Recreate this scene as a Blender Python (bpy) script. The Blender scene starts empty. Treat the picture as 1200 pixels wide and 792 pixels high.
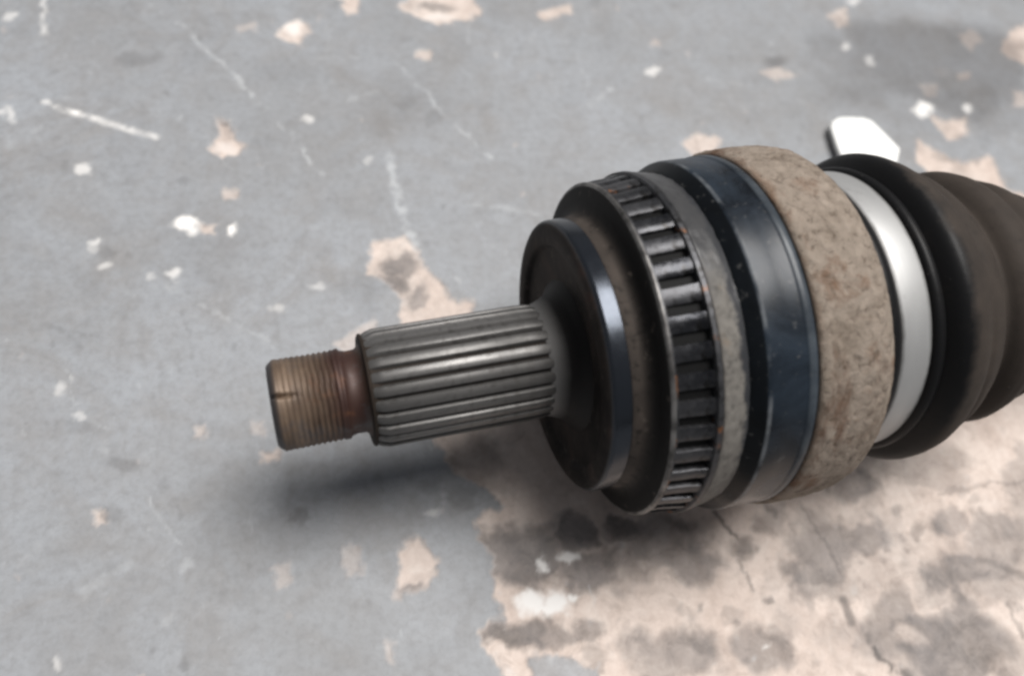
import bpy, bmesh, math, random
import numpy as np
from mathutils import Matrix, Vector

# ------------------------------------------------------------------ scale and frame
U = 0.045                       # metres per unit: radius of the dark bearing ring
H = 1.035                       # height of the shaft axis above the floor (units)
sc = bpy.context.scene
col = sc.collection

# ------------------------------------------------------------------ camera
F_PX, YAW, TILT = 1005.8, 0.25089, 0.16316       # focal length (px of a 1200 px wide picture), shaft direction seen from camera
CX, CY, CZ = 1.18448, 0.04823, 5.02166           # bearing ring centre in camera space (units)
ELEV = math.radians(60.0)                        # camera looks down this steeply
d = np.array([math.cos(YAW)*math.cos(TILT), math.cos(YAW)*math.sin(TILT), -math.sin(YAW)])
a = np.array([0, 1, 0.]) - d[1]*d; a /= np.linalg.norm(a)
b = np.cross(d, a)
def up_for(phi): return math.cos(phi)*a + math.sin(phi)*b
lo, hi = 0.0, math.pi/2
for _ in range(60):
    m_ = (lo+hi)/2
    if up_for(m_)[2] < math.sin(ELEV): lo = m_
    else: hi = m_
n = up_for(lo)
yv = np.cross(n, d)
R = np.stack([d, yv, n])                          # camera -> world rotation
ring_w = np.array([0, 0, H])
cam_loc = ring_w - R @ np.array([CX, CY, -CZ])    # units
cd = bpy.data.cameras.new('camera'); cam = bpy.data.objects.new('camera', cd); col.objects.link(cam)
M = Matrix([list(R[i]) + [cam_loc[i]*U] for i in range(3)] + [[0, 0, 0, 1]])
cam.matrix_world = M
cd.sensor_width = 36; cd.sensor_fit = 'HORIZONTAL'; cd.lens = F_PX/1200*36
cd.clip_start = 0.005; cd.clip_end = 50
cd.dof.use_dof = True; cd.dof.focus_distance = 4.75*U; cd.dof.aperture_fstop = 8
sc.camera = cam
def at(px, py, z=0.0):
    """picture point (1200x792) -> world point at height z, units"""
    v = R @ np.array([(px-600)/F_PX, (396-py)/F_PX, -1.0])
    t = (z-cam_loc[2])/v[2]
    return cam_loc + t*v

# ------------------------------------------------------------------ light
SUN_EL, SUN_AZ = math.radians(72), math.radians(24)
w = bpy.data.worlds.new('World'); sc.world = w; w.use_nodes = True
nt = w.node_tree; bg = nt.nodes['Background']
sky = nt.nodes.new('ShaderNodeTexSky'); sky.sky_type = 'NISHITA'; sky.sun_disc = False
sky.sun_elevation = SUN_EL; sky.sun_rotation = math.pi/2 - SUN_AZ
sky.air_density = 1.0; sky.dust_density = 4.0; sky.ozone_density = 1.0
hs = nt.nodes.new('ShaderNodeHueSaturation'); hs.inputs['Saturation'].default_value = 0.26
nt.links.new(sky.outputs[0], hs.inputs['Color']); nt.links.new(hs.outputs[0], bg.inputs['Color'])
bg.inputs['Strength'].default_value = 0.05
sl = bpy.data.lights.new('sun', 'SUN'); sl.energy = 4.8; sl.angle = math.radians(34); sl.color = (1, .975, .95)
so = bpy.data.objects.new('sun', sl); col.objects.link(so)
sd = Vector((math.cos(SUN_EL)*math.cos(SUN_AZ), math.cos(SUN_EL)*math.sin(SUN_AZ), math.sin(SUN_EL)))
so.rotation_euler = sd.to_track_quat('Z', 'Y').to_euler(); so.location = sd*2
vs = sc.view_settings; vs.view_transform = 'Standard'; vs.look = 'None'; vs.exposure = -0.13; vs.gamma = 1
vs.use_curve_mapping = False
sc.cycles.filter_width = 2.9

# ------------------------------------------------------------------ node helpers
class NT:
    def __init__(s, name):
        s.m = bpy.data.materials.new(name); s.m.use_nodes = True
        s.t = s.m.node_tree; s.b = s.t.nodes['Principled BSDF']
        s.tc = s.t.nodes.new('ShaderNodeTexCoord'); s.obj = s.tc.outputs['Object']
    def new(s, ty): return s.t.nodes.new(ty)
    def link(s, o, i): s.t.links.new(o, i)
    def put(s, v, i):
        if isinstance(v, (int, float)): i.default_value = v
        elif isinstance(v, tuple): i.default_value = v if len(v) == 4 or len(i.default_value) == 3 else v + (1,)
        else: s.link(v, i)
    def mapped(s, scale, vec=None):
        q = s.new('ShaderNodeMapping'); s.link(vec or s.obj, q.inputs['Vector']); q.inputs['Scale'].default_value = scale
        return q.outputs[0]
    def noise(s, scale, detail=4, rough=.6, vec=None, dist=0):
        q = s.new('ShaderNodeTexNoise'); s.link(vec or s.obj, q.inputs['Vector'])
        q.inputs['Scale'].default_value = scale; q.inputs['Detail'].default_value = detail
        q.inputs['Roughness'].default_value = rough; q.inputs['Distortion'].default_value = dist
        return q.outputs['Fac']
    def ramp(s, fac, *stops):
        q = s.new('ShaderNodeValToRGB'); s.link(fac, q.inputs[0]); e = q.color_ramp.elements
        while len(e) < len(stops): e.new(.5)
        for k, (p, c) in enumerate(stops):
            e[k].position = p; e[k].color = (c, c, c, 1) if isinstance(c, (int, float)) else c + (1,)
        return q.outputs[0]
    def mix(s, fac, A, B, mode='MIX'):
        q = s.new('ShaderNodeMix'); q.data_type = 'RGBA'; q.blend_type = mode
        s.put(fac, q.inputs[0]); s.put(A, q.inputs[6]); s.put(B, q.inputs[7]); return q.outputs[2]
    def math(s, op, A, B=0.0, C=0.0):
        q = s.new('ShaderNodeMath'); q.operation = op
        s.put(A, q.inputs[0]); s.put(B, q.inputs[1]); s.put(C, q.inputs[2]); return q.outputs[0]
    def attr(s, name):
        q = s.new('ShaderNodeAttribute'); q.attribute_name = name; return q
    def bump(s, h, strength, dist):
        q = s.new('ShaderNodeBump'); s.link(h, q.inputs['Height']); q.inputs['Strength'].default_value = strength
        q.inputs['Distance'].default_value = dist; s.link(q.outputs[0], s.b.inputs['Normal'])
    def set(s, **k):
        for key, v in k.items():
            s.put(v, s.b.inputs[{'color': 'Base Color', 'rough': 'Roughness', 'metal': 'Metallic', 'coat': 'Coat Weight',
                                 'coat_rough': 'Coat Roughness', 'spec': 'Specular IOR Level'}[key]])
        return s.m
    def axis(s):
        q = s.new('ShaderNodeSeparateXYZ'); s.link(s.obj, q.inputs[0]); return q.outputs

# ------------------------------------------------------------------ numpy noise
def vnoise(x, y, seed):
    xi = np.floor(x).astype(np.int64); yi = np.floor(y).astype(np.int64); fx = x-xi; fy = y-yi
    def h(i, j):
        v = (i*374761393 + j*668265263 + seed*1442695041) & 0xffffffff
        v = ((v ^ (v >> 13))*1274126177) & 0xffffffff
        return ((v ^ (v >> 16)) & 0xffff)/65535.0
    u = fx*fx*(3-2*fx); v = fy*fy*(3-2*fy)
    return (h(xi, yi)*(1-u)+h(xi+1, yi)*u)*(1-v) + (h(xi, yi+1)*(1-u)+h(xi+1, yi+1)*u)*v
def fbm(x, y, seed, o=4):
    s = 0; A = 1; t = 0
    for k in range(o):
        s = s + A*vnoise(x*2**k, y*2**k, seed+k*17); t += A; A *= .55
    return s/t - .5

# ------------------------------------------------------------------ FLOOR
def build_floor():
    cs = np.array([at(*p)[:2] for p in ((0, 0), (1200, 0), (1200, 792), (0, 792))])
    x0, y0 = cs.min(0)-.5; x1, y1 = cs.max(0)+.5
    st = .0125
    far = np.array([60, 30, 15, 8, 4, 2, 1.]); far2 = far[::-1]
    gx = np.concatenate([x0-far, np.arange(x0, x1, st), x1+far2]); gy = np.concatenate([y0-far, np.arange(y0, y1, st), y1+far2])
    X, Y = np.meshgrid(gx, gy, indexing='xy'); X = X.ravel(); Y = Y.ravel(); nv = len(X)
    wx = X + .08*fbm(X*5, Y*5, 3) + .06*fbm(X*20, Y*20, 5, 4)
    wy = Y + .08*fbm(X*5, Y*5, 11) + .06*fbm(X*20, Y*20, 13, 4)
    F = {k: np.zeros(nv) for k in ('bare', 'stain', 'white', 'scratch', 'dark')}
    F['tint'] = np.zeros(nv)
    def box(P, r): return np.nonzero((X > P[:, 0].min()-r) & (X < P[:, 0].max()+r) & (Y > P[:, 1].min()-r) & (Y < P[:, 1].max()+r))[0]
    def put(ch, idx, v):
        F[ch][idx] = np.maximum(F[ch][idx], v)
    def segd(px, py, A, B):
        dx, dy = B-A; L = dx*dx+dy*dy+1e-12
        t = np.clip(((px-A[0])*dx+(py-A[1])*dy)/L, 0, 1)
        return np.hypot(px-A[0]-t*dx, py-A[1]-t*dy)
    def poly(ch, pts, amt=1., soft=.02, sub=False):
        P = np.array([at(*p)[:2] for p in pts]); i = box(P, .15+soft*2)
        ext = np.ptp(P, 0).max(); g = .28*ext if ext < .6 else .05
        px = wx[i] + g*fbm(X[i]*2.6/ext, Y[i]*2.6/ext, 301, 4); py = wy[i] + g*fbm(X[i]*2.6/ext, Y[i]*2.6/ext, 317, 4); ins = np.zeros(len(i), bool); dist = np.full(len(i), 9.)
        for k in range(len(P)):
            A, B = P[k], P[(k+1) % len(P)]
            c = ((A[1] > py) != (B[1] > py)) & (px < (B[0]-A[0])*(py-A[1])/(B[1]-A[1]+1e-12)+A[0])
            ins ^= c; dist = np.minimum(dist, segd(px, py, A, B))
        sdv = np.where(ins, dist, -dist); v = np.clip(.5+sdv/soft/2, 0, 1); v = v*v*(3-2*v)*amt
        if sub: F[ch][i] *= 1-v
        else: put(ch, i, v)
    def ell(ch, x, y, rx, ry, amt=1., soft=.35, rot=0, sub=False):
        A = at(x, y)[:2]; Ex = at(x+rx*math.cos(rot), y+rx*math.sin(rot))[:2]-A; Ey = at(x-ry*math.sin(rot), y+ry*math.cos(rot))[:2]-A
        rr = max(np.linalg.norm(Ex), np.linalg.norm(Ey))*1.6+.1
        i = box(A[None], rr); q = np.linalg.inv(np.stack([Ex, Ey], 1)) @ np.stack([wx[i]-A[0], wy[i]-A[1]])
        sz = 1/max(np.linalg.norm(Ex), np.linalg.norm(Ey)); irr = min(1., .45+.25*(rx+ry)/20)
        if ch == 'white': q = q*1.3
        rad = np.hypot(*q)*(1+irr*1.5*fbm(X[i]*sz*1.1+x, Y[i]*sz*1.1+y, 71, 4))
        v = np.clip((1+soft-rad)/(2*soft), 0, 1); v = v*v*(3-2*v)*amt
        if sub: F[ch][i] *= 1-v
        else: put(ch, i, v)
    def line(ch, pts, wpx, amt=1., brk=0., warp=True):
        P = np.array([at(*p)[:2] for p in pts]); c = pts[len(pts)//2]
        wd = np.linalg.norm(at(c[0]+wpx, c[1])[:2]-at(*c)[:2])/2; i = box(P, wd*3+.1)
        f = .25 if not warp else 1
        px = X[i]+(wx[i]-X[i])*f; py = Y[i]+(wy[i]-Y[i])*f
        dist = np.min([segd(px, py, P[k], P[k+1]) for k in range(len(P)-1)], 0)
        v = np.clip(1.3-dist/wd, 0, 1); v = v*v*(3-2*v)*amt
        if brk: v *= np.clip(.5+brk*fbm(X[i]*14, Y[i]*14, 77, 3)*3, 0, 1)
        put(ch, i, v)
    # bare wood showing where the grey paint is gone
    poly('bare', [(505, 505), (600, 470), (760, 440), (1000, 430), (1120, 300), (1160, 225), (1400, 240), (1500, 1000), (640, 950), (600, 800), (578, 775), (560, 745),
                  (572, 722), (592, 710), (578, 695), (577, 650), (560, 632), (556, 612), (590, 592), (560, 565), (528, 545)], 1, .022)
    for pts, amt in (
        ([(437, 282), (478, 276), (500, 315), (520, 335), (527, 350), (556, 350), (556, 372), (520, 388), (470, 384), (475, 350), (455, 330), (432, 318)], .95),
        ([(392, 398), (440, 372), (450, 395), (410, 412)], .45),
        ([(460, 642), (482, 625), (500, 640), (516, 662), (500, 690), (470, 702), (468, 668)], .9),
        ([(255, 138), (272, 138), (280, 165), (284, 178), (262, 182), (246, 172), (258, 158)], .95),
        ([(468, 8), (490, -12), (550, -8), (566, 12), (545, 25), (515, 31), (490, 22)], .9),
        ([(390, -12), (427, -12), (425, 12), (412, 18)], .9), ([(630, 18), (645, 11), (668, 7), (673, 18), (640, 25)], .85),
        ([(800, 165), (818, 157), (843, 160), (838, 173), (812, 181)], .85), ([(893, 86), (912, 77), (932, 88), (912, 96)], .5),
        ([(971, 15), (992, 11), (997, 29), (980, 33)], .7), ([(1122, 42), (1135, 33), (1152, 50), (1138, 61)], .6),
        ([(1170, 57), (1185, 35), (1215, 20), (1225, 85), (1182, 67)], .95), ([(1088, 134), (1110, 142), (1130, 137), (1136, 155), (1112, 164)], .95),
        ([(1072, 163), (1100, 180), (1130, 193), (1160, 181), (1180, 220), (1230, 236), (1220, 270), (1140, 250), (1095, 210), (1074, 190)], 1.),
        ([(326, 41), (342, 24), (358, 25), (363, 38), (350, 53), (335, 46)], .9), ([(278, 34), (300, 29), (306, 37), (284, 40)], .35),
        ([(1122, 86), (1138, 84), (1140, 93), (1124, 95)], .6), ([(1078, 100), (1098, 98), (1100, 112), (1084, 113)], .45),
        ([(114, 599), (126, 597), (125, 613), (115, 613)], .9), ([(318, 668), (338, 665), (340, 690), (324, 692)], .35),
        ([(400, 640), (425, 640), (428, 668), (405, 670)], .35), ([(260, 222), (280, 222), (280, 232), (262, 233)], .7),
        ([(490, 59), (504, 60), (502, 72), (489, 71)], .75), ([(228, 503), (242, 503), (241, 517), (229, 516)], .5),
        ([(304, 530), (323, 529), (323, 540), (306, 542)], .8), ([(235, 262), (252, 262), (250, 276), (236, 276)], .8),
        ([(292, 494), (308, 492), (306, 510), (294, 508)], .35), ([(765, 47), (772, 47), (772, 54), (765, 54)], .5),
        ([(450, 750), (462, 752), (460, 775), (452, 775)], .4), ([(1188, 110), (1200, 108), (1205, 125), (1186, 124)], .6)):
        poly('bare', pts, amt, .026)
    poly('bare', [(618, 776), (660, 768), (704, 773), (708, 800), (700, 830), (630, 830)], .9, .02, True)
    ell('bare', 585, 722, 12, 9, .8, .4, 0, True)
    # grey brown stains rubbed into the bare wood; dark patch below the ring includes painted shade
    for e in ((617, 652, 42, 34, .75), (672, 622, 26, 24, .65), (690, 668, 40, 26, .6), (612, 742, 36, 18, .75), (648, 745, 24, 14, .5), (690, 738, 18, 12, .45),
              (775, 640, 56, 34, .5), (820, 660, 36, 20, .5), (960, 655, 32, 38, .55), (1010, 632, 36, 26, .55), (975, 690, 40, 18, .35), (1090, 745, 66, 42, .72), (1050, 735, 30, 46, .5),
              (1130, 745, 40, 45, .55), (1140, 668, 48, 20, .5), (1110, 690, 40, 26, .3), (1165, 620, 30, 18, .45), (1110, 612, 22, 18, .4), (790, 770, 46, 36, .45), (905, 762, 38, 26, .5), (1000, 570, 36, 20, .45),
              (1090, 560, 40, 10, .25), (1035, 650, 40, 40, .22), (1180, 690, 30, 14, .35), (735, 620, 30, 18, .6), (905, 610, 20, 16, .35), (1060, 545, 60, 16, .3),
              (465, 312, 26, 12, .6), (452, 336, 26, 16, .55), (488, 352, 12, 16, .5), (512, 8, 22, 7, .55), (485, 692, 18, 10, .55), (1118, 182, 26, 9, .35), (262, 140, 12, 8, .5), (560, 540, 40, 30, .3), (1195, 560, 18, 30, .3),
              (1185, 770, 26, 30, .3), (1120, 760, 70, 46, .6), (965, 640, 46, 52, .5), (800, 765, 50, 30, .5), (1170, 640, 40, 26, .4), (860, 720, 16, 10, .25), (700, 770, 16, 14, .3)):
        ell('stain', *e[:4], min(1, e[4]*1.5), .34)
    ell('stain', 1065, 745, 18, 12, .6, .6, 0, True)
    for e in ((872, 642, 15, 12, .75), (1075, 622, 9, 8, .5), (1053, 600, 8, 7, .45), (902, 703, 5, 6, .6), (862, 730, 4, 5, .5), (817, 710, 4, 6, .5), (1140, 585, 8, 8, .3),
              (350, 606, 9, 8, .5), (190, 570, 12, 14, .25), (165, 70, 22, 8, .3), (912, 72, 12, 6, .6), (1150, 140, 7, 6, .5), (540, 582, 20, 16, .5), (505, 572, 14, 12, .4),
              (95, 498, 10, 8, .2), (130, 605, 12, 12, .3), (475, 120, 14, 10, .35), (510, 135, 12, 10, .3), (430, 340, 20, 26, .25), (140, 545, 22, 6, .35), (180, 760, 7, 5, .3), (213, 778, 4, 6, .4), (125, 295, 10, 7, .3)):
        ell('dark', *e[:4], e[4], .5)
    for e in ((1070, 72, 85, 46, .6), (1010, 50, 40, 30, .3), (1150, 105, 60, 40, .42), (1060, 130, 40, 25, .25), (470, 118, 40, 26, .15), (240, 300, 60, 40, .12), (340, 85, 40, 14, .15), (430, 590, 130, 50, .15)):
        ell('dark', *e[:4], e[4], .8)  # last, widest ellipse paints soft shade on the floor under the shaft
    line('dark', [(838, 598), (850, 612), (863, 632)], 6, .8); line('dark', [(866, 655), (874, 672), (883, 692)], 5, .5)
    line('dark', [(938, 588), (948, 608), (962, 628), (985, 668)], 5, .4); line('dark', [(985, 602), (990, 640)], 4, .25); line('dark', [(898, 592), (906, 606)], 9, .5)
    line('dark', [(1100, 573), (1150, 568), (1210, 561)], 5, .35); line('dark', [(989, 702), (993, 712), (999, 728)], 13, .75, 0, False)
    line('dark', [(1027, 755), (1036, 772), (1048, 786)], 9, .8); line('dark', [(1180, 705), (1192, 725), (1203, 745)], 6, .4); line('dark', [(1150, 655), (1200, 672)], 12, .4)
    line('dark', [(1058, 790), (1070, 796)], 10, .7); line('dark', [(213, 368), (228, 425), (247, 480)], 5, .28, .8); line('dark', [(48, 378), (75, 388), (108, 412)], 9, .25, .8)
    line('dark', [(380, 215), (384, 90), (378, -5)], 10, .1, 1); line('dark', [(0, 245), (20, 250), (45, 243)], 5, .2, .8)
    poly('dark', [(985, 28), (1060, 22), (1150, 30), (1200, 50), (1200, 110), (1150, 150), (1095, 128), (1050, 112), (1005, 78)], .62, .13)
    poly('dark', [(1120, 85), (1200, 80), (1210, 150), (1150, 165)], .25, .12)
    # light scratches through the paint
    for pts, wp, am, br in (([(180, 8), (205, 25), (245, 60), (285, 100), (322, 138), (350, 172), (378, 205)], 7, .55, 1.), ([(455, 182), (462, 212), (472, 250), (490, 292)], 14, .6, .9), ([(462, 72), (500, 110), (545, 158), (574, 186)], 6, .5, .9),
                          ([(198, 333), (250, 368), (320, 406)], 7, .35, .9), ([(172, 585), (210, 640)], 6, .35, .8), ([(410, 118), (452, 104)], 7, .4, .8), ([(555, 240), (600, 247), (645, 251)], 7, .3, .8),
                          ([(5, 660), (40, 715)], 6, .3, .8), ([(100, 690), (160, 655)], 14, .2, 1), ([(380, 0), (384, 70)], 8, .25, .8), ([(560, 275), (600, 300)], 8, .2, 1), ([(0, 180), (45, 150)], 10, .2, .8),
                          ([(690, 122), (715, 105)], 10, .4, .8), ([(25, 660), (75, 610)], 8, .15, 1), ([(600, 790), (580, 765)], 7, .5, .5)):
        line('scratch', pts, wp, am, br)
    # white marks
    line('white', [(66, 127), (105, 138), (145, 150), (184, 161)], 11, 1, .5, False); line('white', [(52, -5), (52, 58)], 10, .45, 1.)
    for e in ((55, 123, 5, 5, .7), (97, 199, 11, 8, .8), (14, 136, 7, 12, .6), (4, 132, 5, 5, .6), (13, 19, 12, 5, .6), (357, 139, 7, 6, .7), (205, 323, 9, 8, .8), (112, 282, 6, 6, .7), (122, 310, 9, 5, .6), (175, 321, 6, 6, .4), (765, 82, 9, 6, .8),
              (220, 263, 16, 11, 1.), (273, 270, 7, 7, .95), (344, 33, 13, 9, .8), (262, 172, 14, 8, .45), (628, 702, 20, 14, 1.), (656, 706, 16, 14, 1.), (640, 712, 26, 9, 1.), (672, 700, 7, 5, .9), (637, 664, 7, 11, .9), (665, 651, 15, 6, .9),
              (1083, 128, 12, 9, .9), (1132, 127, 6, 6, .8), (72, 456, 8, 7, .5), (95, 487, 6, 6, .45), (84, 444, 5, 4, .3), (66, 778, 7, 9, .5), (325, 359, 10, 7, .45), (372, 336, 10, 6, .45), (1020, 72, 7, 7, .5), (992, 57, 6, 6, .6), (1000, 3, 10, 5, .7), (515, 20, 20, 6, .5),
              (580, 66, 5, 5, .3), (897, 755, 6, 5, .7), (505, 598, 9, 6, .4), (588, 590, 5, 5, .3), (960, 300, 5, 4, 0.), (430, 190, 6, 5, .35), (110, 288, 5, 9, .35), (1205, 460, 6, 8, .6)):
        ell('white', *e[:4], e[4]*(1 if e[4] > .85 else .72), .55)
    # bright chips close to the wood tone, plus random specks
    rnd = random.Random(4)
    for k in range(300):
        x, y = rnd.uniform(-20, 1220), rnd.uniform(-20, 812); r = rnd.uniform(1.2, 3.6)*(1 if rnd.random() < .85 else 1.8)
        ell(rnd.choice(('dark', 'dark', 'dark', 'scratch', 'scratch', 'bare')), x, y, r*rnd.uniform(.7, 1.8), r, rnd.uniform(.08, .30), .5, rnd.uniform(0, 3))
    for k in range(60):
        x, y = rnd.uniform(-20, 1220), rnd.uniform(-20, 812); an = rnd.gauss(.9, .5); L = rnd.uniform(15, 90)
        line(rnd.choice(('scratch', 'scratch', 'dark')), [(x, y), (x+L*math.cos(an), y+L*math.sin(an))], rnd.uniform(1.6, 3.5), rnd.uniform(.08, .3), 1.)
    cl = fbm(X*1.6, Y*1.6, 41, 5)
    F['dark'] = np.clip(F['dark'] + np.clip(fbm(X*5, Y*5, 51, 4)*1.0-.08, 0, .3)*.6, 0, 1)
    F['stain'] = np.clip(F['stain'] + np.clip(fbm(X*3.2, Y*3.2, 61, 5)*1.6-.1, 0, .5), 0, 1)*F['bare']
    F['bare'] = np.clip(F['bare'], 0, 1)
    lip = np.clip(1-np.abs(F['bare']-.22)/.2, 0, 1)*(.5+fbm(X*6, Y*6, 88, 3))
    Z = .010*lip - .010*F['bare'] + .004*F['white']*(1-.5*F['bare']) - .004*F['scratch'] + .006*cl*np.clip(4-np.hypot(X, Y)/4, 0, 1)*0 - .003*np.clip(F['dark']-.5, 0, 1)
    nx, ny = len(gx), len(gy)
    k = (np.arange(ny-1)[:, None]*nx+np.arange(nx-1)[None]).ravel()
    faces = np.stack([k, k+1, k+1+nx, k+nx], 1).astype(np.int32)
    me = bpy.data.meshes.new('floor')
    me.vertices.add(nv); me.vertices.foreach_set('co', (np.stack([X, Y, Z], 1)*U).astype(np.float32).ravel())
    me.loops.add(faces.size); me.loops.foreach_set('vertex_index', faces.ravel())
    me.polygons.add(len(faces)); me.polygons.foreach_set('loop_start', np.arange(0, faces.size, 4, dtype=np.int32))
    me.update(calc_edges=True); me.validate()
    me.polygons.foreach_set('use_smooth', np.ones(len(faces), bool))
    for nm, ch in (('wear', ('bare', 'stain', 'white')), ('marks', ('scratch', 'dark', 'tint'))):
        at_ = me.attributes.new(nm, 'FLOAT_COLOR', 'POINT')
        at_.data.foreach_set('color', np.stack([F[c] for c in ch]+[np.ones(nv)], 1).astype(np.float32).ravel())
    o = bpy.data.objects.new('floor', me); col.objects.link(o); o['kind'] = 'structure'
    o['label'] = 'worn grey painted floor with chips and patches of bare stained wood'
    # material
    q = NT('worn_grey_paint')
    def sep(name):
        z = q.new('ShaderNodeSeparateColor'); q.link(q.attr(name).outputs['Color'], z.inputs[0]); return z.outputs
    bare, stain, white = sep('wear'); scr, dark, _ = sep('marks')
    cloud = q.noise(12, 6, .62); fine = q.noise(420, 5, .7); mid = q.noise(70, 5, .65, None, .4)
    paint = q.mix(q.ramp(cloud, (.32, 0.), (.68, 1.)), (.232, .238, .246), (.298, .314, .336))
    big = q.noise(26, 6, .7, None, .8)
    paint = q.mix(q.ramp(big, (.50, 0.), (.68, .6)), paint, (.215, .205, .197))
    paint = q.mix(q.ramp(mid, (.45, 0.), (.75, .5)), paint, (.225, .215, .207))
    mott = q.noise(170, 6, .72, None, .5)
    paint = q.mix(q.ramp(mott, (.34, .38), (.50, 0.)), paint, (.200, .200, .202))
    paint = q.mix(q.ramp(mott, (.54, 0.), (.72, .3)), paint, (.35, .365, .385))
    paint = q.mix(q.ramp(fine, (.36, .3), (.55, 0.)), paint, (.15, .15, .152))
    wood = q.mix(q.ramp(q.noise(45, 5, .65, q.mapped((1., .45, 1))), (.3, 0.), (.7, 1.)), (.52, .425, .372), (.70, .61, .55))
    wood = q.mix(q.ramp(fine, (.3, .35), (.6, 0.)), wood, (.38, .30, .25))
    wood = q.mix(q.ramp(mott, (.34, .5), (.48, 0.)), wood, (.36, .29, .25))
    wood = q.mix(q.ramp(mott, (.54, 0.), (.70, .4)), wood, (.74, .67, .61))
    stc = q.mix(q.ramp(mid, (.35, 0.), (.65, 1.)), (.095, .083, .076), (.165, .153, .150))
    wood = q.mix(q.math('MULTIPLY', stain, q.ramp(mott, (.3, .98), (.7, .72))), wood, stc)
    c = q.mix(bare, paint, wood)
    c = q.mix(q.math('MULTIPLY', scr, .75), c, (.55, .57, .585))
    c = q.mix(q.math('MULTIPLY', dark, .85), c, (.058, .054, .052))
    c = q.mix(white, c, (.78, .76, .735))
    rg = q.math('MULTIPLY_ADD', mid, .25, .42)
    rg = q.mix(bare, rg, (.72, .72, .72))
    q.set(color=c, rough=rg, spec=.4)
    q.bump(q.math('ADD', q.math('MULTIPLY', fine, .35), q.math('MULTIPLY', mid, .8)), .35, .0004)
    me.materials.append(q.m)
build_floor()

# ------------------------------------------------------------------ materials of the shaft
def m_thread():
    q = NT('rusty_thread_steel'); x = q.axis()[0]
    n1 = q.noise(160, 5, .65); n2 = q.noise(60, 4, .6, q.mapped((4, 1, 1)))
    c = q.mix(q.ramp(n2, (.3, 0.), (.7, 1.)), (.065, .042, .029), (.195, .138, .096))
    # darker red brown rust in the run-out groove next to the splines, darker tip edge
    g = q.ramp(q.math('MULTIPLY_ADD', x, 1/(.6*U), 2.5/.6+.02), (.0, 0.), (.40, 0.), (.54, 1.), (.72, 1.), (.80, .45), (1., .6))
    tipd = q.ramp(q.math('MULTIPLY_ADD', x, 1/U, 2.6), (.095, 1.), (.118, 0.))
    c = q.mix(q.ramp(q.noise(38, 4, .6), (.50, 0.), (.66, .7)), c, (.055, .032, .022))
    c = q.mix(q.math('MULTIPLY', tipd, .85), c, (.03, .031, .036))
    c = q.mix(q.math('MULTIPLY', g, .9), c, (.035, .013, .010))
    c = q.mix(q.ramp(n1, (.60, 0.), (.72, .45)), c, (.17, .07, .03))
    c = q.mix(q.ramp(n1, (.30, .7), (.44, 0.)), c, (.075, .07, .072))
    q.set(color=c, rough=q.math('MULTIPLY_ADD', n1, .3, .38), metal=.3)
    q.bump(n1, .3, .0003); return q.m
def m_steel():
    q = NT('worn_spline_steel'); n1 = q.noise(120, 5, .65, q.mapped((.25, 1, 1))); n2 = q.noise(480, 4, .65)
    oi = q.new('ShaderNodeObjectInfo'); rd = oi.outputs['Random']
    n1 = q.math('ADD', n1, q.math('MULTIPLY_ADD', rd, .3, -.15))
    c = q.mix(q.ramp(n1, (.3, 0.), (.75, 1.)), (.055, .053, .051), (.140, .136, .132))
    c = q.mix(q.ramp(n2, (.34, .5), (.48, 0.)), c, (.045, .041, .038))
    q.set(color=c, rough=q.ramp(n1, (.35, .62), (.75, .34)), metal=.5, spec=.3); q.bump(n2, .22, .00012); return q.m
def m_core():
    q = NT('dark_spline_groove_steel'); q.set(color=q.mix(q.noise(200), (.014, .011, .009), (.05, .038, .03)), rough=.7, metal=.2, spec=.15); return q.m
def m_collar():
    """glossy dark machined collar, matte dirt on its face"""
    q = NT('dark_collar_steel'); x = q.axis()[0]; n1 = q.noise(80, 5, .65); n2 = q.noise(380, 4, .6)
    s = q.math('MULTIPLY', x, 1/U)
    _, y, z = q.axis(); rad = q.math('SQRT', q.math('ADD', q.math('POWER', y, 2), q.math('POWER', z, 2)))
    face_dust = q.noise(300, 4, .7)
    clean = q.ramp(q.math('MULTIPLY', rad, 1/U), (.735, 0.), (.752, 1.))
    face = q.mix(q.ramp(n1, (.35, 0.), (.65, 1.)), (.014, .012, .011), (.040, .032, .028))
    face = q.mix(q.ramp(n1, (.55, 0.), (.72, .7)), face, (.060, .034, .027))
    face = q.mix(q.ramp(face_dust, (.58, 0.), (.70, .5)), face, (.10, .085, .075))
    c = q.mix(clean, face, (.034, .039, .048))
    ro = q.mix(clean, (.62, .62, .62), q.ramp(n2, (.3, .17), (.7, .27)))
    q.set(color=c, rough=ro, metal=q.math('MULTIPLY', clean, .75), spec=q.math('MULTIPLY_ADD', clean, .45, .10)); q.bump(n2, .18, .00015); return q.m
def m_flange():
    q = NT('dusty_black_flange'); x = q.axis()[0]; s = q.math('MULTIPLY', x, 1/U); n1 = q.noise(70, 5, .65); n2 = q.noise(420, 4, .6)
    dust = q.ramp(q.math('MULTIPLY_ADD', s, 4, 4), (.50, .8), (.76, 1.), (.95, .15), (1., 0.))
    c = q.mix(q.math('MULTIPLY', dust, q.ramp(n1, (.25, .35), (.6, 1.))), (.014, .013, .0125), (.085, .070, .060))
    c = q.mix(q.ramp(n2, (.34, .7), (.46, 0.)), c, (.012, .011, .010))
    c = q.mix(q.ramp(q.noise(240, 5, .7), (.62, 0.), (.72, .6)), c, (.15, .125, .105))
    q.set(color=c, rough=.6, spec=.12); q.bump(n2, .25, .0002); return q.m
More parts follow.
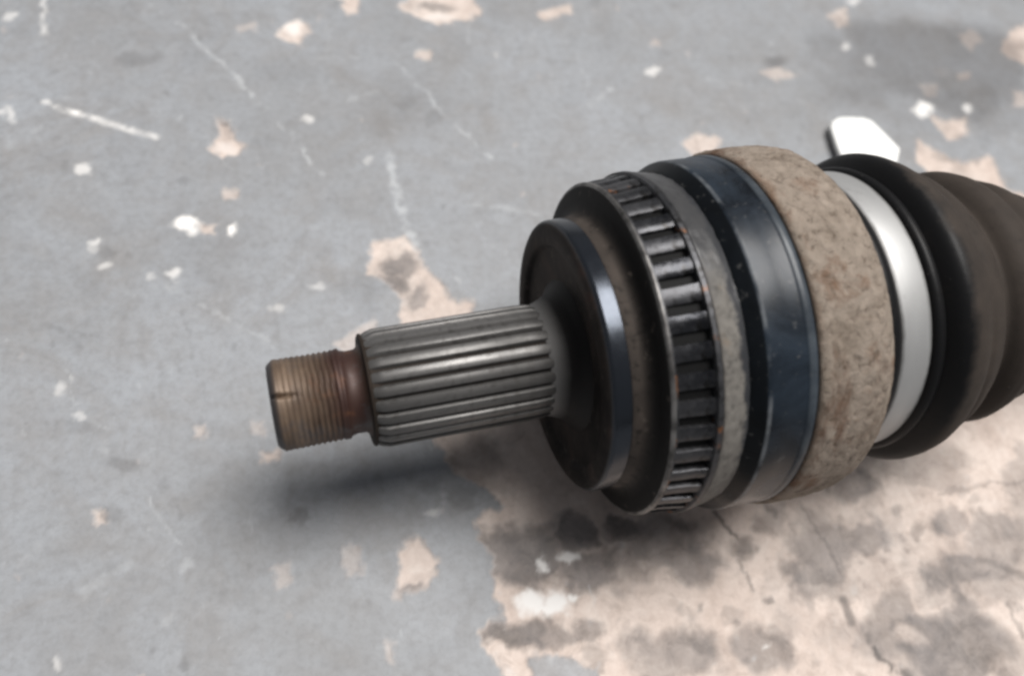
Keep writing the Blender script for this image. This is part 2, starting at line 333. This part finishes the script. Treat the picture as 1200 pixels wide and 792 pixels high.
def m_tone():
    q = NT('oiled_reluctor_steel'); n1 = q.noise(120, 5, .68); n2 = q.noise(460, 4, .65)
    oi = q.new('ShaderNodeObjectInfo'); rd = oi.outputs['Random']
    k = q.math('ADD', n1, q.math('MULTIPLY_ADD', rd, .34, -.17))
    y = q.axis()[1]
    c = q.mix(q.ramp(k, (.3, 0.), (.7, 1.)), (.010, .011, .014), (.075, .075, .079))
    c = q.mix(q.ramp(n2, (.36, .85), (.50, 0.)), c, (.012, .011, .010))
    c = q.mix(q.ramp(k, (.73, 0.), (.79, .85)), c, (.26, .11, .045))
    q.set(color=c, rough=q.ramp(k, (.35, .16), (.65, .48)), metal=.65, spec=.35); q.bump(q.math('ADD', n2, n1), .5, .00022); return q.m
def m_worn():
    q = NT('bright_worn_edge_steel'); n1 = q.noise(220, 4, .6)
    q.set(color=q.mix(q.ramp(n1, (.3, 0.), (.65, 1.)), (.03, .028, .026), (.26, .25, .24)), rough=.42, metal=.7); return q.m
def m_slot():
    q = NT('black_slot_gap'); q.set(color=(.008, .008, .008), rough=.6, spec=.1); return q.m  # plain near-black colour for the gaps between the teeth
def m_dust():
    q = NT('caked_grey_dust'); x, y, z = q.axis(); n1 = q.noise(90, 5, .7); n2 = q.noise(480, 5, .65)
    s = q.math('MULTIPLY', x, 1/U)
    zz = q.math('MULTIPLY', z, 1/U); yy = q.math('MULTIPLY', y, 1/U)
    # dust sits on the side facing the camera, the top stays oily
    f = q.math('ADD', q.math('MULTIPLY', yy, -1.0), q.math('MULTIPLY', zz, .25))
    f = q.math('ADD', f, q.math('MULTIPLY_ADD', n1, .7, -.35))
    m = q.ramp(f, (.30, .12), (.55, 1.))
    e = q.ramp(q.math('ADD', q.math('MULTIPLY_ADD', s, 4., 2.), q.math('MULTIPLY_ADD', n1, .8, -.4)), (.50, 1.), (.62, 0.))
    m = q.math('MULTIPLY', m, e)
    dc = q.mix(q.ramp(n2, (.3, 0.), (.65, 1.)), (.090, .083, .074), (.175, .163, .146))
    dc = q.mix(q.ramp(n2, (.30, .5), (.42, 0.)), dc, (.055, .05, .046))
    dc = q.mix(q.ramp(n1, (.62, 0.), (.75, .5)), dc, (.20, .14, .09))
    c = q.mix(m, (.03, .031, .034), dc)
    q.set(color=c, rough=q.math('MULTIPLY_ADD', m, .5, .32), spec=.45); q.bump(q.math('ADD', n2, n1), .35, .0003); return q.m
def m_ring():
    q = NT('gloss_blue_black_paint'); x = q.axis()[0]; n1 = q.noise(46, 5, .65, None, .5); n2 = q.noise(520, 4, .6); n3 = q.noise(120, 4, .6)
    sx = q.math('MULTIPLY_ADD', x, 2.5/U, .9)                        # chamfer < .2375 < band
    c = q.mix(q.ramp(n1, (.38, 0.), (.62, 1.)), (.004, .0055, .008), (.018, .026, .037))
    cham = q.ramp(sx, (.215, 1.), (.235, 0.))
    c = q.mix(q.math('MULTIPLY', cham, .85), c, (.005, .0055, .006))  # chamfer painted near-black, standing in for dark surroundings mirrored there
    edge = q.ramp(sx, (.222, 0.), (.238, 1.), (.262, 1.), (.285, 0.))
    c = q.mix(q.math('MULTIPLY', edge, q.ramp(n3, (.4, 0.), (.65, .8))), c, (.15, .16, .17))  # lighter worn line also paints the highlight along the front edge
    bead = q.ramp(sx, (.76, 0.), (.785, 1.), (.87, 1.), (.89, 0.))
    c = q.mix(q.math('MULTIPLY', bead, q.ramp(n3, (.35, .2), (.65, .7))), c, (.075, .088, .10))
    c = q.mix(q.ramp(n2, (.62, 0.), (.72, .45)), c, (.12, .12, .118))
    q.set(color=c, rough=q.ramp(n1, (.3, .20), (.7, .42)), spec=q.math('MULTIPLY_ADD', cham, -.2, .30)); q.bump(n1, .15, .0006); return q.m
def m_rust():
    q = NT('flaking_rust_housing'); n1 = q.noise(75, 6, .68); n2 = q.noise(420, 6, .78, None, .6); n3 = q.noise(26, 5, .7, q.mapped((1.8, 1, 1)), .8)
    c = q.mix(q.ramp(n2, (.3, 0.), (.68, 1.)), (.155, .120, .092), (.320, .268, .218))
    c = q.mix(q.ramp(n1, (.42, 0.), (.54, .75)), c, (.34, .285, .235))
    c = q.mix(q.ramp(n1, (.57, 0.), (.68, .75)), c, (.155, .080, .043))
    c = q.mix(q.ramp(n3, (.56, 0.), (.66, .75)), c, (.115, .060, .036))
    c = q.mix(q.ramp(n2, (.36, .75), (.45, 0.)), c, (.095, .070, .052))
    c = q.mix(q.ramp(q.noise(330, 3, .5), (.70, 0.), (.76, .6)), c, (.42, .38, .33))
    sx = q.math('ADD', q.math('MULTIPLY', q.axis()[0], 1.8/U), q.math('MULTIPLY_ADD', n1, .24, -.12))
    sx = q.math('ADD', sx, q.math('MULTIPLY_ADD', q.noise(38, 4, .6), .5, -.19))
    ed = q.ramp(sx, (.0, .95), (.05, .8), (.10, 0.), (.84, 0.), (.92, .55))
    c = q.mix(q.math('MULTIPLY', ed, q.ramp(n1, (.44, 0.), (.60, .8))), c, (.20, .095, .040))
    q.set(color=c, rough=.88, spec=.2); q.bump(q.math('ADD', n2, q.math('MULTIPLY', n1, 1.4)), 1., .0009); return q.m
def m_clamp():
    q = NT('brushed_clamp_steel'); n1 = q.noise(300, 4, .6, q.mapped((3, .3, .3))); n2 = q.noise(40); n3 = q.noise(120, 5, .7)
    c = q.mix(n2, (.36, .36, .355), (.50, .50, .495))
    sx = q.math('ADD', q.math('MULTIPLY_ADD', q.axis()[0], 5/U, -3.0), q.math('MULTIPLY_ADD', n3, .16, -.08))
    c = q.mix(q.ramp(sx, (.03, .9), (.16, 0.), (.86, 0.), (.99, .8)), c, (.05, .047, .044))
    c = q.mix(q.ramp(n3, (.60, 0.), (.74, .35)), c, (.17, .16, .15))
    q.set(color=c, rough=q.math('MULTIPLY_ADD', n1, .2, .44), metal=.6); return q.m
def m_rubber():
    q = NT('dirty_black_rubber'); x, y, z = q.axis(); s = q.math('MULTIPLY', x, 1/U); n1 = q.noise(55, 5, .65); n2 = q.noise(560, 4, .65)
    f = q.math('ADD', q.math('MULTIPLY', s, 3.2), q.math('MULTIPLY_ADD', n1, .7, -.35))
    m = q.ramp(q.math('MULTIPLY_ADD', f, .25, -.25), (.495, 0.), (.545, 1.))     # dust begins at the shoulder
    up = q.ramp(q.math('MULTIPLY_ADD', z, .6/U, .5), (.15, .1), (.5, 1.))
    m = q.math('MULTIPLY', m, up)
    c = q.mix(q.math('MULTIPLY', m, q.ramp(n1, (.3, .55), (.65, 1.))), (.0085, .0085, .009), (.052, .042, .035))
    c = q.mix(q.ramp(q.noise(150, 5, .7), (.56, 0.), (.70, .45)), c, (.017, .015, .014))
    c = q.mix(q.ramp(n2, (.70, 0.), (.76, .5)), c, (.16, .15, .14))
    q.set(color=c, rough=q.math('MULTIPLY_ADD', m, .3, .42), spec=.14); q.bump(n2, .3, .0002); return q.m
def m_fillet():
    q = NT('graded_fillet_steel'); x = q.axis()[0]; n1 = q.noise(90, 4, .6)
    f = q.ramp(q.math('ADD', q.math('MULTIPLY_ADD', x, 6/U, 6.6), q.math('MULTIPLY', n1, .2)), (.10, 1.), (.62, 0.))  # steel grey turning near-black towards the collar
    q.set(color=q.mix(f, (.012, .0105, .010), (.17, .165, .16)), rough=.5, metal=q.math('MULTIPLY', f, .5), spec=.15); q.bump(n1, .2, .0002); return q.m
MT = dict(thread=m_thread(), steel=m_steel(), core=m_core(), collar=m_collar(), flange=m_flange(), tone=m_tone(), worn=m_worn(), slot=m_slot(),
          dust=m_dust(), ring=m_ring(), rust=m_rust(), clamp=m_clamp(), rubber=m_rubber())

# ------------------------------------------------------------------ geometry helpers
def obj(name, me, mat, parent, label=None):
    o = bpy.data.objects.new(name, me); col.objects.link(o)
    if mat and not me.materials: me.materials.append(mat)
    if parent: o.parent = parent
    if label: o['label'] = label
    return o
def lathe(name, prof, seg=192, rfun=None, sharp=38):
    P = np.array(prof, float); k = len(P); th = np.linspace(0, 2*math.pi, seg, endpoint=False)
    S = np.repeat(P[:, 0][:, None], seg, 1); Rr = np.repeat(P[:, 1][:, None], seg, 1); T = np.repeat(th[None], k, 0)
    if rfun is not None: Rr = rfun(S, Rr, T)
    co = np.stack([S, Rr*np.cos(T), Rr*np.sin(T)], -1).reshape(-1, 3)*U
    fs = []
    for i in range(k-1):
        A = i*seg; B = A+seg
        for j in range(seg):
            j2 = (j+1) % seg; fs.append((A+j, A+j2, B+j2, B+j))
    me = bpy.data.meshes.new(name); me.from_pydata(co.tolist(), [], fs); me.update()
    bm = bmesh.new(); bm.from_mesh(me); bmesh.ops.recalc_face_normals(bm, faces=bm.faces); bm.to_mesh(me); bm.free()
    me.polygons.foreach_set('use_smooth', np.ones(len(me.polygons), bool)); me.set_sharp_from_angle(angle=math.radians(sharp))
    return me
def dense(prof, step):
    out = [prof[0]]
    for A, B in zip(prof, prof[1:]):
        m = max(1, int(math.hypot(B[0]-A[0], B[1]-A[1])/step))
        out += [(A[0]+(B[0]-A[0])*t/m, A[1]+(B[1]-A[1])*t/m) for t in range(1, m+1)]
    return out

# ------------------------------------------------------------------ THE SHAFT
root = bpy.data.objects.new('drive_shaft', None); col.objects.link(root); root.empty_display_size = .02
root['label'] = 'greasy car drive shaft with splined stub, toothed ring and rubber boot lying on the floor'
root['category'] = 'drive shaft'
parts = []
def part(name, me, mat, label=None, parent=root):
    o = obj(name, me, mat, parent, label)
    if parent is root: o.location = (0, 0, H*U)
    return o

# threaded end
PITCH = .028
def thr(S, Rr, T):
    ph = (S/PITCH - T/(2*math.pi)) % 1.0
    tri = np.abs(ph-.5)*2
    on = np.clip((S+2.49)/.03, 0, 1)*np.clip((-2.17-S)/.03, 0, 1)
    wear = .45+.55*np.clip((S+2.42)/.10, 0, 1)
    r = Rr - .010*tri*on*wear
    # staking notch at the tip
    dth = np.abs(((T - (S+2.5)*.5 - NOTCH + math.pi) % (2*math.pi)) - math.pi)*.235
    nz = np.clip(1-dth/.016, 0, 1)*np.clip((-2.38-S)/.09, 0, 1)*(Rr > .1)
    r = r - .030*nz
    return r + .002*np.sin(3*T+9*S)*(Rr > .1)
NOTCH = math.radians(180-76)
pr = dense([(-2.525, .0), (-2.525, .205)], .1) + [(-2.515, .218)] + dense([(-2.49, .238), (-2.16, .238)], PITCH/9) + \
     [(-2.15, .226), (-2.12, .218), (-2.075, .22), (-2.055, .235), (-2.04, .262), (-2.03, .268), (-2.0, .268)]
part('threaded_end', lathe('threaded_end', pr, 220, thr, 50), MT['thread'], 'rusty brown threaded end with a staked notch')

# splined stub: core + ridges
sp = part('splined_stub', lathe('splined_stub', [(-2.05, .2), (-2.05, .286), (-2.044, .297), (-2.034, .300), (-2.028, .288), (-1.10, .288), (-1.06, .292)], 144), MT['core'])
NS = 25
def ridge_mesh(k):
    rng = random.Random(k); pitch = 2*math.pi/NS; w0 = pitch*.485; w1 = pitch*.385
    st = [(-2.035, .288, .6), (-2.005, .303, .85), (-1.97, .315, 1), (-1.6, .317, 1), (-1.20, .318, 1), (-1.12, .315, .98), (-1.075, .303, .9), (-1.05, .30, .9)]
    bm = bmesh.new(); rows = []
    for s, r, f in st:
        r += rng.uniform(-.0015, .0015); row = []
        for t, hgt in ((-1, -.036), (-.97, -.031), (-.74, -.008), (-.62, -.0025), (-.25, .0008), (.25, .0008), (.62, -.0025), (.74, -.008), (.97, -.031), (1, -.036)):
            an = t*w0*(.9+.1*f); rr = max(.279, r+hgt)
            row.append(bm.verts.new((s*U, rr*math.cos(an)*U, rr*math.sin(an)*U)))
        rows.append(row)
    for A, B in zip(rows, rows[1:]):
        for j in range(9): bm.faces.new((A[j], A[j+1], B[j+1], B[j]))
    bm.faces.new(rows[0]); bm.faces.new(rows[-1][::-1])
    bmesh.ops.recalc_face_normals(bm, faces=bm.faces)
    me = bpy.data.meshes.new('spline_ridge'); bm.to_mesh(me); bm.free()
    me.polygons.foreach_set('use_smooth', np.ones(len(me.polygons), bool)); me.set_sharp_from_angle(angle=math.radians(35))
    me.materials.append(MT['steel']); return me
rms = [ridge_mesh(k) for k in range(4)]
for k in range(NS):
    o = obj('spline_ridge', rms[k % 4], None, sp); o.rotation_euler = ((k+.3)*2*math.pi/NS, 0, 0)

# root fillet of the stub, stepped collar
part('stub_fillet', lathe('stub_fillet', [(-1.115, .25), (-1.11, .298), (-1.085, .312), (-1.055, .322), (-1.02, .338), (-.985, .358), (-.96, .385), (-.94, .415), (-.925, .43)], 160), m_fillet())
part('collar', lathe('collar', [(-.925, .37), (-.93, .45), (-.937, .52), (-.940, .60), (-.946, .612), (-.962, .622), (-.970, .64), (-.972, .70), (-.968, .728), (-.955, .748), (-.945, .755), (-.935, .757),
     (-.860, .757), (-.855, .752), (-.852, .735)], 200), MT['collar'], 'dark collar with a glossy rim and dirty stepped face')
part('flange', lathe('flange', [(-.853, .70), (-.853, .745), (-.845, .752), (-.80, .762), (-.775, .775), (-.758, .80), (-.748, .84), (-.742, .90), (-.738, .912), (-.732, .918)], 200), MT['flange'], 'dusty black stepped flange')

# toothed ring
tr = part('toothed_ring', lathe('toothed_ring', [(-.733, .86), (-.733, .916), (-.729, .926), (-.722, .931), (-.706, .932), (-.702, .926), (-.700, .900), (-.52, .915), (-.518, .955), (-.512, .966), (-.49, .968), (-.484, .962), (-.482, .90)], 200), MT['tone'], 'dark toothed sensor ring with black slots')
obj('worn_lip', lathe('worn_lip', [(-.7345, .905), (-.7345, .917), (-.730, .9285), (-.722, .9335), (-.716, .9335), (-.7155, .925)], 200), MT['worn'], tr, 'bright worn front edge')
NT_ = 43
def tooth_mesh(k):
    rng = random.Random(k+50); hw = .0435; bm = bmesh.new(); rows = []
    prof = [(-1.03, -.06), (-1.0, -.008), (-.94, -.002), (-.4, .0), (.1, -.001), (.6, -.004), (.92, -.011), (.98, -.02), (1.03, -.06)]
    for s, r, f in ((-.712, .927, 1.05), (-.700, .930, 1.0), (-.65, .934+rng.uniform(-.003, .003), 1), (-.58, .944+rng.uniform(-.003, .003), 1), (-.53, .952, 1.0), (-.514, .954, 1.05)):
        row = []
        for t, h in prof:
            an = t*hw*f/.94; rr = r+h; row.append(bm.verts.new((s*U, rr*math.cos(an)*U, rr*math.sin(an)*U)))
        rows.append(row)
    for A, B in zip(rows, rows[1:]):
        for j in range(len(A)-1): bm.faces.new((A[j], A[j+1], B[j+1], B[j]))
    bm.faces.new(rows[0]); bm.faces.new(rows[-1][::-1])
    bmesh.ops.recalc_face_normals(bm, faces=bm.faces)
    me = bpy.data.meshes.new('tooth'); bm.to_mesh(me); bm.free()
    me.polygons.foreach_set('use_smooth', np.ones(len(me.polygons), bool)); me.set_sharp_from_angle(angle=math.radians(28))
    me.materials.append(MT['tone']); return me
tms = [tooth_mesh(k) for k in range(5)]
for k in range(NT_):
    o = obj('tooth', tms[(k*3) % 5], None, tr); o.rotation_euler = ((k+.35)*2*math.pi/NT_, 0, 0)
part('slot_floor', lathe('slot_floor', [(-.70, .902), (-.52, .917)], 120), MT['slot'])

# dusty shoulder, gloss ring, rusty housing
def lump(S, Rr, T): return Rr + .008*fbm(S*14+7, T*9, 21, 3) + .008*fbm(S*40, T*28, 22, 3)
part('dusty_shoulder', lathe('dusty_shoulder', dense([(-.481, .90), (-.481, .955), (-.476, .960), (-.44, .957), (-.38, .948), (-.335, .940), (-.33, .90)], .012), 260, lump, 60), MT['dust'], 'shoulder caked in grey dust')
part('bearing_ring', lathe('bearing_ring', [(-.345, .88), (-.345, .925), (-.338, .938), (-.32, .955), (-.295, .975), (-.275, .990), (-.262, .997), (-.245, 1.0), (-.15, 1.0), (-.065, .999), (-.055, 1.001), (-.048, 1.006), (-.012, 1.006), (-.004, 1.002), (0, .994), (0, .95)], 220), MT['ring'], 'glossy blue-black ring')
def pit(S, Rr, T): return Rr + .008*fbm(S*6, T*6, 31, 4) + .014*fbm(S*26, T*26, 33, 4)
part('rusty_housing', lathe('rusty_housing', dense([(.004, .95), (.004, 1.005), (.015, 1.018), (.04, 1.027), (.15, 1.029), (.30, 1.026), (.39, 1.008), (.445, .972), (.485, .915), (.507, .873), (.512, .862), (.515, .80)], .012), 300, pit, 60), MT['rust'], 'rust covered housing')

# boot, its clamp and what runs on out of the picture
def boot_r(S, Rr, T): return Rr + .004*fbm(S*5, T*3, 91, 3)
bp = [(.50, .80), (.518, .845), (.525, .858), (.545, .862), (.575, .855), (.600, .838), (.606, .815), (.62, .805), (.78, .80), (.795, .81), (.802, .835), (.812, .848), (.835, .856), (.852, .850), (.862, .846),
      (.872, .862), (.90, .90), (.93, .925), (.96, .932), (1.0, .926), (1.05, .910), (1.085, .890), (1.108, .874), (1.122, .858), (1.138, .851), (1.152, .852), (1.17, .851), (1.22, .830), (1.28, .790), (1.32, .748), (1.345, .712),
      (1.365, .705), (1.385, .72), (1.42, .755), (1.46, .778), (1.52, .785), (1.58, .768), (1.63, .73), (1.655, .695), (1.67, .69), (1.69, .70), (1.74, .715), (1.80, .70), (1.86, .66), (1.89, .625), (1.91, .62), (1.96, .63), (2.04, .60), (2.1, .55), (2.16, .48), (2.22, .42), (2.3, .36), (2.36, .33), (2.6, .33), (2.61, .25)]
bme = lathe('rubber_boot', dense(bp, .02), 220, boot_r, 60)
def sag(me, k=1.0):
    for v in me.vertices:                       # the half shaft leans a little in its joint
        t = max(0.0, v.co.x/U - .78); v.co.y -= (.03*min(1, t/.3)+.02*t)*U
    me.update(); return me
sag(bme)
part('rubber_boot', bme, MT['rubber'], 'dirty black rubber boot with folds')
part('boot_clamp', lathe('boot_clamp', [(.603, .80), (.603, .826), (.606, .832), (.612, .834), (.70, .832), (.79, .829), (.796, .827), (.799, .821), (.799, .80)], 220), MT['clamp'], 'bright silver clamp band')
part('small_clamp', sag(lathe('small_clamp', [(2.42, .325), (2.42, .342), (2.425, .345), (2.535, .345), (2.54, .342), (2.54, .325)], 120)), MT['clamp'])
part('shaft_bar', sag(lathe('shaft_bar', [(2.3, .0), (2.3, .27), (6.0, .27), (6.02, .25), (6.02, .0)], 96)), MT['core'])

# ------------------------------------------------------------------ white tag behind the boot
def tag():
    pts = [(973, 150), (975, 144), (982, 139), (992, 138), (1012, 138), (1022, 141), (1034, 152), (1056, 174), (1052, 192), (1030, 205), (998, 200), (987, 189), (980, 172)]
    top = [at(x, y-1, .09) for x, y in pts]; c = np.mean(top, 0)
    bm = bmesh.new(); rows = []
    for z, f in ((.085, .95), (.090, .985), (.098, 1.0), (.128, 1.0), (.136, .99), (.140, .96)):
        rows.append([bm.verts.new(Vector(((c[0]+(p[0]-c[0])*f - c[0])*U, (c[1]+(p[1]-c[1])*f - c[1])*U, (z-.085)*U))) for p in top])
    for A, B in zip(rows, rows[1:]):
        for j in range(len(A)): bm.faces.new((A[j], A[(j+1) % len(A)], B[(j+1) % len(A)], B[j]))
    bm.faces.new(rows[0][::-1]); bm.faces.new(rows[-1]); bmesh.ops.recalc_face_normals(bm, faces=bm.faces)
    me = bpy.data.meshes.new('plastic_tag'); bm.to_mesh(me); bm.free()
    me.polygons.foreach_set('use_smooth', np.ones(len(me.polygons), bool)); me.set_sharp_from_angle(angle=math.radians(40))
    q = NT('white_plastic'); q.set(color=q.mix(q.noise(90), (.80, .80, .78), (.86, .86, .84)), rough=.45); me.materials.append(q.m)
    o = bpy.data.objects.new('plastic_tag', me); col.objects.link(o); o.location = (c[0]*U, c[1]*U, .035*U); o.rotation_euler = (0, math.radians(2.5), 0)
    o['label'] = 'white plastic tag with rounded corners lying behind the black rubber boot'; o['category'] = 'tag'
tag()
